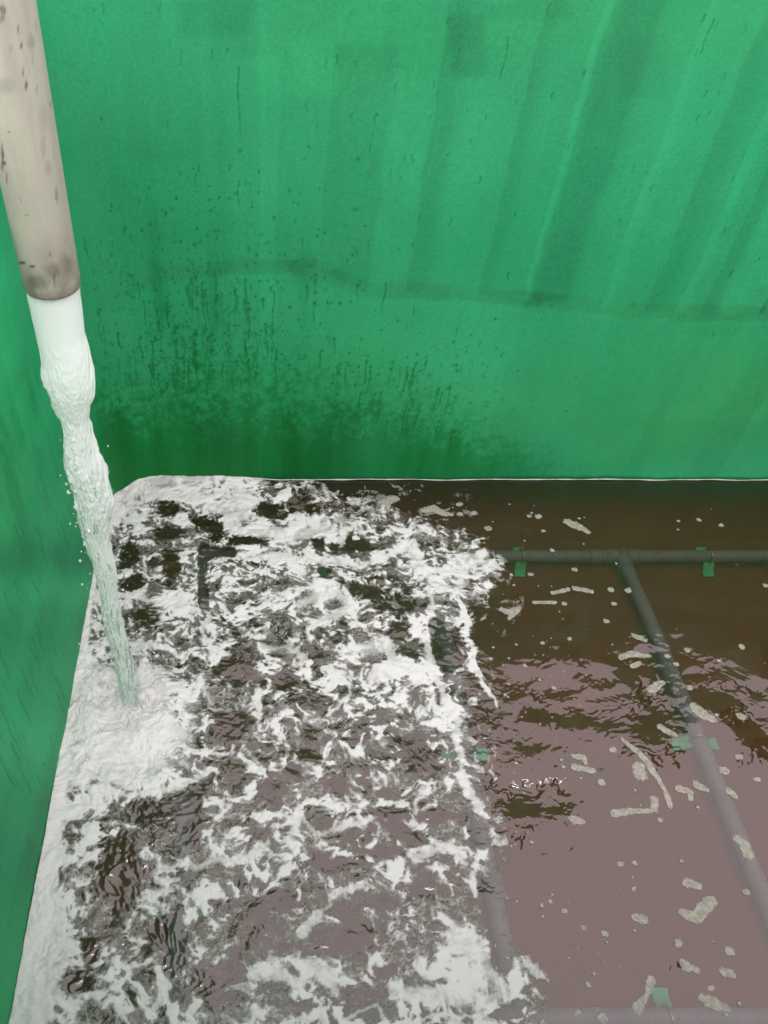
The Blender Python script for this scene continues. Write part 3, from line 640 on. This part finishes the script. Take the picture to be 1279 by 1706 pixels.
PATCHES = [
 ([(945, 870), (960, 876), (980, 887)], [8, 9, 4], 'comma shaped foam patch alone on dark water between back wall and long pipe'),
 ([(706, 851), (722, 848), (740, 856), (752, 858)], [6, 9, 6, 4], 'knobbly foam patch close to the back wall, largest of the ones there'),
 ([(640, 838), (657, 832)], [9, 8], 'speckled foam patch near the back wall beside the churning foam'),
 ([(583, 836), (596, 834)], [6, 6], 'oval foam patch near the back wall, left of the speckled one'),
 ([(889, 1003), (924, 1003)], [4, 4.5], 'thin straight foam sliver lying level, lowest of three below the long pipe'),
 ([(921, 988), (946, 983)], [4.5, 4], 'short foam sliver directly left of the kinked one below the long pipe'),
 ([(957, 981), (985, 986)], [5, 4], 'kinked foam sliver below the long pipe, left of the tee branch'),
 ([(836, 1015), (850, 1021), (864, 1013), (849, 1030)], [6, 8, 7, 4], 'three lobed pale foam patch right of the froth at the middle pipe'),
 ([(1034, 1096), (1052, 1090), (1082, 1093)], [5, 6, 4], 'flat foam raft beside the tee branch pipe, left of it'),
 ([(1056, 1060), (1072, 1066)], [6, 7], 'triangular foam patch touching the left side of the branch pipe'),
 ([(1053, 1110), (1065, 1105)], [5, 5], 'bubbly foam patch just below the flat raft beside the branch pipe'),
 ([(1084, 1150), (1094, 1142), (1105, 1137)], [8, 8, 4], 'rounded foam patch left of the branch pipe above the paler reflection'),
 ([(1157, 1178), (1170, 1190), (1184, 1198)], [8, 12, 8], 'large pale foam patch on right edge of branch pipe where reflection begins'),
 ([(1099, 1212), (1110, 1219), (1122, 1224)], [7, 8, 5], 'foam patch just above the left tab of the clip on the branch pipe'),
 ([(955, 1259), (972, 1262), (976, 1272)], [5, 6, 4], 'upper of two stacked foam patches in the reflection'),
 ([(955, 1278), (988, 1284)], [6, 5], 'lower of two stacked foam patches in the reflection'),
 ([(1062, 1280), (1068, 1292)], [11, 11], 'large egg shaped foam patch beside the long streak of film'),
 ([(1036, 1232), (1062, 1256), (1090, 1290), (1108, 1318), (1116, 1344)], [3, 5, 5, 4, 5], 'long curved streak of foam film hooking down to the right'),
 ([(1021, 1356), (1048, 1352), (1085, 1351)], [6, 6, 3], 'long level foam strip at the foot of the curved streak'),
 ([(1090, 1332), (1089, 1346)], [7, 6], 'upright foam lump standing on the level foam strip'),
 ([(1131, 1314), (1150, 1319), (1150, 1330)], [7, 5, 5], 'hooked foam patch left of the branch pipe, joined to bubbles'),
 ([(1160, 1309), (1176, 1316)], [7, 5], 'bubble filled foam patch against the branch pipe left side'),
 ([(1214, 1318), (1223, 1326)], [6, 5], 'bubble filled foam patch close on the right of the branch pipe'),
 ([(955, 1366), (970, 1369)], [7, 5], 'foam patch at the end of a dark ragged reflection'),
 ([(1226, 1396), (1240, 1408), (1246, 1422)], [6, 8, 9], 'bean shaped foam patch floating over the branch pipe'),
 ([(1145, 1470), (1163, 1477)], [8, 6], 'crumbly foam patch above the big crescent patch'),
 ([(1138, 1522), (1158, 1527), (1174, 1513), (1184, 1500)], [7, 9, 8, 8], 'big crescent foam patch in the lower right, largest drifting patch'),
 ([(1060, 1530), (1072, 1532)], [6, 6], 'lone dark rimmed clump of bubbles left of the crescent patch'),
 ([(1139, 1607), (1146, 1611)], [7, 6], 'left one of a touching pair of small bubble clumps'),
 ([(1155, 1614), (1162, 1617)], [5, 4], 'right one of a touching pair of small bubble clumps'),
 ([(1206, 1619), (1218, 1624)], [7, 6], 'oval bubble clump near the lower right corner'),
 ([(1084, 1634), (1076, 1660), (1062, 1680)], [6, 4, 7], 'bone shaped foam patch left of the lowest green clip'),
 ([(1170, 1664), (1190, 1673), (1212, 1681)], [7, 9, 5], 'long spindle foam patch above the lowest cross pipe'),
]
for i, (sp, rd, lab) in enumerate(PATCHES):
    o = patch(sp, rd, 500 + i * 13)
    if o: tag(o, lab, 'foam patch', 'foam patches drifting on the calm water')
SMALL = [
 (765, 841, 6, 'roundish foam fleck just right of the knobbly patch near the back wall'), (766, 857, 6, 'foam fleck directly below another one, right of the knobbly patch near the back wall'),
 (789, 855, 6, 'upright foam fleck standing apart right of the two stacked flecks by the back wall'), (813, 881, 6, 'squarish foam fleck just above the long pipe where the froth ends'),
 (897, 861, 6, 'foam fleck left of the comma shaped patch, larger of a level pair'), (881, 860, 4, 'tiny foam fleck, smaller of a level pair left of the comma shaped patch'),
 (905, 885, 4, 'elongated foam fleck between the strapped clip and the comma shaped patch'), (940, 1006, 5, 'foam fleck at the right end of the lowest level sliver'),
 (1017, 983, 5, 'foam fleck left of the branch pipe, level with the kinked sliver'), (1046, 984, 6, 'foam fleck on the left rim of the branch pipe just under its tee'),
 (1022, 1006, 5, 'double foam fleck below the fleck level with the kinked sliver'), (1010, 1035, 6, 'oval foam fleck above the triangular patch, on plain brown water'),
 (948, 1065, 4, 'small foam fleck on plain brown water above the ragged reflections'), (1146, 1084, 6, 'foam fleck right of the branch pipe, leftmost of two on the dark brown area'),
 (1236, 1078, 7, 'oval foam fleck alone on dark brown water near the right edge'), (1112, 1093, 6, 'foam fleck lying across the branch pipe, upper of two'),
 (1127, 1107, 5, 'foam fleck touching the right side of the branch pipe, lower of two'), (1149, 1146, 6, 'foam fleck just right of the branch pipe above the large pale patch'),
 (1235, 1193, 8, 'flat pinkish foam fleck right of the large pale patch, near the frame edge'), (1022, 1250, 7, 'heart shaped foam fleck above the long curved streak'),
 (1001, 1305, 6, 'dark rimmed foam fleck below and right of the two stacked patches'), (1206, 1285, 8, 'round foam fleck beside the branch pipe below the right clip tab'),
 (1231, 1262, 6, 'slanting foam fleck right of the branch pipe clip'), (1261, 1299, 5, 'small foam fleck at the right edge level with the round one by the pipe'),
 (1033, 1440, 4, 'small lone foam fleck in the middle of the plain reflection'), (1242, 1487, 5, 'small foam fleck beside the branch pipe, below the bean shaped patch'),
 (1216, 1586, 7, 'six sided foam fleck right of the pair of bubble clumps'), (911, 1303, 5, 'oval foam fleck left of the two stacked patches, in the reflection'),
 (940, 1518, 4, 'upright foam fleck between the froth and the lone bubble clump'), (1007, 1556, 5, 'pale foam fleck below and left of the lone bubble clump'),
 (1184, 1647, 4, 'small bubble fleck above the long spindle patch'), (957, 950, 5, 'round foam fleck just below the long pipe, right of the strapped clip'),
 (884, 957, 4, 'foam fleck at the lower tab of the strapped clip'), (903, 1072, 4, 'faint foam fleck below the three lobed patch'),
 (1275, 976, 5, 'foam fleck cut by the right edge of the picture below the long pipe'), (1100, 1366, 4, 'small bubble fleck under the long level foam strip'),
 (1003, 1698, 7, 'foam fleck on the bottom edge left of the lowest clip, larger of two'), (962, 1688, 5, 'foam fleck near the bottom edge left of the lowest clip, smaller of two')]
for i, (x, y, r_, lab) in enumerate(SMALL):
    o = patch([(x, y)], r_ * .85, 900 + i * 7)
    if o: tag(o, lab, 'foam fleck', 'tiny foam flecks on the brown water')

# ================================================================== SUBMERGED PIPE GRID
ZP, PR = -.215, .0285
yb_ = on_z(1000, 927, ZP)[1]; yf_ = on_z(1000, 1697, ZP)[1]
xp = [on_z(338, 930, ZP)[0], on_z(714, 930, ZP)[0], on_z(1036, 930, ZP)[0]]
grid = tag(empty('pipe_grid', (xp[0], yb_, ZF)), 'grey plastic pipe grid lying under the water on the tank floor', 'pipe grid')
def pipe(name, pts, r_=PR, seg=24):
    Vv, Fv, Tv = tube(pts, r_, seg); return obj_from(name, Vv, Fv, Tv, M_GREY, grid)
def line(a, b, n=24, sag=.0):
    t = np.linspace(0, 1, n)[:, None]; P = np.array(a)[None] * (1 - t) + np.array(b)[None] * t
    P[:, 0] += sag * np.sin(t[:, 0] * np.pi * 2) * (abs(b[1] - a[1]) > .5); return P
pipe('pipe', line((xp[0] + .05, yb_, ZP), (xp[1] - .05, yb_, ZP)))
pipe('pipe', line((xp[1] + .05, yb_, ZP), (xp[2] - .05, yb_, ZP)))
pipe('pipe', line((xp[2] + .05, yb_, ZP), (XR - .2, yb_, ZP)))
for k, x in enumerate(xp): pipe('pipe', line((x, yb_ - .05, ZP), (x, yf_ + .05, ZP), 40, (.006, .008, .005)[k]))
for a, b in ((xp[1] + .05, xp[2] - .05), (xp[2] + .05, XR - .2), (xp[0] + .05, xp[1] - .05)): pipe('pipe', line((a, yf_, ZP), (b, yf_, ZP)))
def fitting(name, x, y, arms):
    Vs, Fs, Ts, off = [], [], [], 0
    for dx, dy in arms:
        a = np.array([x, y, ZP]); b = a + np.array([dx, dy, 0]) * .075
        Vv, Fv, Tv = tube(np.array([a - (b - a) * .3, a, a + (b - a) * .5, b - (b - a) * .1, b - (b - a) * .09, b]), [PR + .004] * 4 + [PR + .0055] * 2)
        Vs.append(Vv); Fs.append(Fv + off); Ts.append(Tv + off); off += len(Vv)
    return obj_from(name, np.vstack(Vs), np.vstack(Fs), np.vstack(Ts), M_GREY, grid)
fitting('elbow', xp[0], yb_, [(1, 0), (0, -1)])
for x in xp[1:]: fitting('tee', x, yb_, [(1, 0), (-1, 0), (0, -1)])
fitting('elbow', xp[0], yf_, [(1, 0), (0, 1)])
for x in xp[1:]: fitting('tee', x, yf_, [(1, 0), (-1, 0), (0, 1)])
for x, y0 in ((xp[1], 1060), (xp[2], 1120), (xp[1], 1480)):       # couplings
    Y0 = on_z(430, y0, ZP)[1]; pipe('coupling', line((x, Y0 - .04, ZP), (x, Y0 + .04, ZP), 4), PR + .0035)
for px_ in (990,):
    pipe('coupling', line((on_z(px_, 927, ZP)[0] - .03, yb_, ZP), (on_z(px_, 927, ZP)[0] + .03, yb_, ZP), 4), PR + .0032)

# clips: green glass-fibre tab glued to the floor under the pipe, steel strap over the pipe
def clip(x, y, along_x, label, skew=0.):
    t = tag(empty('pipe_clip', (x, y, ZF)), label, 'pipe clip', 'green clips holding the submerged pipes')
    # tab: bent strip that climbs to half the pipe's height on both sides
    L, W = .088, .024; s_ = np.linspace(-L, L, 23); q = []
    for s in s_:
        z = ZF + .004 + .030 * math.exp(-(abs(s) / .05)**4) if True else 0
        for w_ in (-W, W): q.append((s, w_ + skew * s, z + .004))
        for w_ in (W, -W): q.append((s, w_ + skew * s, z))
    q = np.array(q); q = q if not along_x else np.stack([-q[:, 1], q[:, 0], q[:, 2]], 1)
    n = len(s_); F = grid_faces(n, 4, True); caps = np.array([[0, 1, 2, 3], [(n - 1) * 4 + 3, (n - 1) * 4 + 2, (n - 1) * 4 + 1, (n - 1) * 4]])
    obj_from('tab', q + np.array([x, y, 0]), np.vstack([F, caps]), None, M_PAD, t, False)
    a = np.linspace(-.15, np.pi + .15, 26); rr = PR + .006
    P = np.stack([np.cos(a) * rr, np.zeros_like(a), np.sin(a) * rr + ZP], 1)
    P[0, 2] = P[-1, 2] = ZF + .008
    if along_x: P = np.stack([np.zeros_like(a), P[:, 0], P[:, 2]], 1)
    P[:, 0] += x; P[:, 1] += y
    Vv, Fv, Tv = tube(P, .0036, 8); obj_from('strap', Vv, Fv, Tv, M_STEEL, t)
def cx(px, py): return on_z(px, py, ZP)
clip(cx(534, 927)[0], yb_, True, 'green pipe clip under the horizontal foam ridge, leftmost on the back pipe', .0)
clip(cx(868, 927)[0], yb_, True, 'green pipe clip with bright steel strap beside specks of foam on back pipe', -.18)
clip(cx(1180, 927)[0], yb_, True, 'green pipe clip on the back pipe right of the tee branch', -.18)
clip(xp[1], cx(0, 1250)[1], False, 'green pipe clip half hidden by white froth on the middle pipe', .04)
clip(xp[2], cx(0, 1232)[1], False, 'green pipe clip on the slanting branch pipe where the sky reflection starts', .02)
clip(xp[0], cx(0, 1508)[1], False, 'green pipe clip dimly seen under the churn on the leftmost pipe', .0)
clip(cx(1112, 1697)[0], yf_, True, 'green pipe clip at bottom right on the nearest cross pipe', -.25)

# ================================================================== DISCHARGE PIPE AND FALLING WATER
def at_depth(px, py, t):
    u, f, d = ray(px, py); return np.array([u * t, f * t, H + d * t])
m_ = at_depth(87, 474, 1.585); t_ = at_depth(0, 20, 1.215)
ax = (t_ - m_) / np.linalg.norm(t_ - m_)
r_o, r_i2 = .0582, .0535
L = 1.0
dp = tag(empty('discharge_pipe', tuple(m_)), 'weathered beige plastic pipe hanging into the tank with foamy water pouring out', 'pipe')
def pipe_body():
    prof = [(r_i2, .30), (r_i2, .10), (r_i2, .004), (r_i2 + .0012, .0), (r_o - .0012, .0), (r_o, .003)] + [(r_o, .003 + (L - .003) * k / 330) for k in range(1, 331)]
    seg = 180; a = np.linspace(0, 2 * np.pi, seg, endpoint=False)
    N = np.cross(ax, [0, 1, 0]); N /= np.linalg.norm(N); B = np.cross(ax, N)
    V = []; al = []
    for r_, h in prof:
        for k in a:
            V.append(m_ + ax * h + r_ * (math.cos(k) * N + math.sin(k) * B)); al.append(h)
    V = np.array(V); F = grid_faces(len(prof), seg, True)
    px, py = to_px(V[:, 0], V[:, 1], V[:, 2]); st = np.zeros(len(V)); al = np.array(al)
    wob = 2.2 * fbm(px / 9, py / 13, 701, 3)
    for (x, y, rx, ry, v) in ((30, 50, 1.6, 8, .8), (35, 76, 1.4, 6, .7), (52, 70, 7, 12, .25), (60, 45, 2, 10, .2), (38, 120, 1.6, 9, .5), (43, 142, 2.2, 9, .8), (61, 148, 1.5, 9, .4), (10, 142, 16, 14, .22), (4, 262, 2.0, 22, .8), (7, 272, 2.5, 4, .9), (11, 296, 1.6, 10, .7), (14, 221, 3, 1.5, .7),
                             (94, 325, 2.5, 14, .45), (72, 245, 5, 22, .22), (80, 280, 6, 12, .2), (45, 358, 4, 1.3, .6), (36, 438, 6, 2.6, .95), (53, 444, 5, 2.4, .95), (84, 172, 1.5, 4, .6), (18, 80, 3, 6, .2), (70, 200, 8, 30, .12), (110, 440, 14, 14, .3), (88, 450, 16, 12, .45), (60, 470, 20, 12, .5)):
        st = np.maximum(st, v * smooth(1.5, .4, np.hypot((px + wob - x) / rx, (py - y) / ry)))
    st[V[:, 1] > m_[1] + (V[:, 2] - m_[2]) * ax[1] / ax[2] + .02] *= 0
    return np_mesh('pipe_body', V, F, dict(along=al, stain=st), M_BEIGE, dp)
pipe_body()
# bend above the frame that takes the pipe out over the left wall
top = m_ + ax * (L - .01); R_ = .14
a = np.linspace(0, np.pi / 2, 16)
arc = [top + ax * (R_ * math.sin(k)) + np.array([-1, 0, 0]) * (R_ * (1 - math.cos(k))) for k in a]
arc += [arc[-1] + np.array([-.1 * k, 0, 0]) for k in range(1, 8)]
Vv, Fv, _ = tube(np.array(arc), r_o + .004, 40, False)
np_mesh('bend', Vv, Fv, dict(along=np.ones(len(Vv))), M_BEIGE, dp)

# falling water: a ragged column, dense at the mouth and glassy at the foot
def build_stream():
    land = np.array(on_z(219, 1180))
    ctrl = [(490, 45, 133), (520, 52, 137), (560, 61, 141), (580, 66, 147), (600, 69, 151), (619, 67, 154), (640, 75, 156), (658, 84, 155), (674, 88, 149), (697, 102, 147), (720, 105, 151), (752, 107, 160), (765, 107, 166), (779, 110, 171), (800, 118, 177), (830, 127, 186), (850, 130, 184), (869, 132, 180), (906, 143, 180), (938, 156, 191), (992, 168, 195), (1039, 175, 204), (1102, 192, 220), (1164, 203, 229), (1200, 208, 236)]
    y = np.array([c[0] for c in ctrl], float); lx = np.array([c[1] for c in ctrl], float); rx = np.array([c[2] for c in ctrl], float)
    n, seg = 520, 220
    yy = np.linspace(478, 1186, n); L_ = np.interp(yy, y, lx); R2 = np.interp(yy, y, rx)
    mouth = m_ + ax * .03
    C_, W_ = [], []
    for k in range(n):
        f = k / (n - 1)
        # find the point of the falling line seen at this height of the picture
        lo, hi = 0., 1.
        for _ in range(40):
            mid = (lo + hi) / 2; Q = mouth * (1 - mid) + land * mid
            if to_px(*Q)[1] < yy[k]: lo = mid
            else: hi = mid
        Q = mouth * (1 - lo) + land * lo
        dep = Q[1] * CP - (Q[2] - H) * SP
        Q = Q.copy(); Q[0] = ((L_[k] + R2[k]) / 2 - CX) / FPX * dep
        C_.append(Q); W_.append((R2[k] - L_[k]) / 2 / FPX * dep)
    C_ = np.array(C_); W_ = np.array(W_)
    ker = np.hanning(11); ker /= ker.sum()
    for i in range(3):
        C_[:, i] = np.convolve(np.pad(C_[:, i], 5, 'edge'), ker, 'valid')
    W_ = np.convolve(np.pad(W_, 5, 'edge'), ker, 'valid')
    a = np.linspace(0, 2 * np.pi, seg, endpoint=False); ca, sa = np.cos(a), np.sin(a)
    D = np.concatenate([[0], np.cumsum(np.linalg.norm(np.diff(C_, axis=0), axis=1))])
    DD, AA = np.meshgrid(D, a, indexing='ij'); U, Vn = np.cos(AA) * 1.0, np.sin(AA) * 1.0
    grow = smooth(.04, .5, DD)
    r1 = fbm(U * 1.5 + 9, DD * 7 + Vn * 1.3, 601, 3); r2 = fbm(U * 4 + 3, DD * 20 + Vn * 4, 611, 4, .6); r3 = fbm(U * 12, DD * 60 + Vn * 12, 621, 3, .6); r4 = fbm(U * 30, DD * 110 + Vn * 30, 631, 2)
    # keep the noise closed round the column: it uses cos/sin of the angle
    k_ = .05 * r1 + .08 * r2 + .05 * r3 + .030 * r4 + .14 * smooth(.5, .9, fbm(U * 9 + 2, DD * 40 + Vn * 9, 635, 2)) + .10 * np.clip(r3 * r2, 0, 1)
    rad = W_[:, None] * (1 + grow * k_ * 1.5 + .012 * r3)
    V = C_[:, None, :] + np.stack([rad * ca[None], rad * sa[None] * .8, .004 * r2 * grow], -1)
    dn = np.interp(DD, [0, .45, .62, .9, 1.25, 1.5, 1.75], [1.25, 1.25, 1.05, .92, .80, .60, -.15]) + .10 * r2 + .05 * r1 - .62 * smooth(.05, .55, fbm(U * 2.6 + 4, DD * 11 + Vn * 2.6, 641, 4, .6)) * smooth(.25, .50, DD)
    o = np_mesh('falling_water', V.reshape(-1, 3), grid_faces(n, seg, True), dict(dense=dn), M_STREAM)
    # loose drops thrown off the column
    rs2 = np.random.RandomState(31); me = o.data
    tag(o, 'ragged column of white water falling from the beige pipe into the foam', 'water stream')
build_stream()

# fine spray thrown up round the impact
def spray():
    rs = np.random.RandomState(77); Vs, Fs, off = [], [], 0
    ico = np.array([(1, 0, 0), (-1, 0, 0), (0, 1, 0), (0, -1, 0), (0, 0, 1), (0, 0, -1)], float)
    fc = np.array([(0, 2, 4), (2, 1, 4), (1, 3, 4), (3, 0, 4), (2, 0, 5), (1, 2, 5), (3, 1, 5), (0, 3, 5)])
    for k in range(820):
        if k < 700:
            r_ = abs(rs.normal(0, .11)) + .02; a = rs.uniform(0, 6.283); c = np.array([IX + r_ * math.cos(a), IY + r_ * math.sin(a), .015 + rs.gamma(1.5, .018)])
            if c[0] < XL + .02: continue
        else:
            z = rs.uniform(.25, 1.25); t = 1 - z / m_[2]; ctr = m_ + (np.array([IX, IY, 0]) - m_) * t
            a = rs.uniform(0, 6.283); r_ = .055 + rs.exponential(.010); c = np.array([ctr[0] + r_ * math.cos(a), ctr[1] + r_ * math.sin(a), z])
        s_ = rs.gamma(1.6, .0011) + .0008; st = np.array([1, 1, rs.uniform(1, 2.2)])
        Vs.append(c + ico * s_ * st); Fs.append(fc + off); off += 6
    o = np_mesh('spray', np.vstack(Vs), np.vstack(Fs), dict(foam=np.full(off, 1.2), dense=np.full(off, 1.)), M_FOAM)
    tag(o, 'fine white spray drops round the falling water and its impact', 'spray', None, 'stuff')
spray()
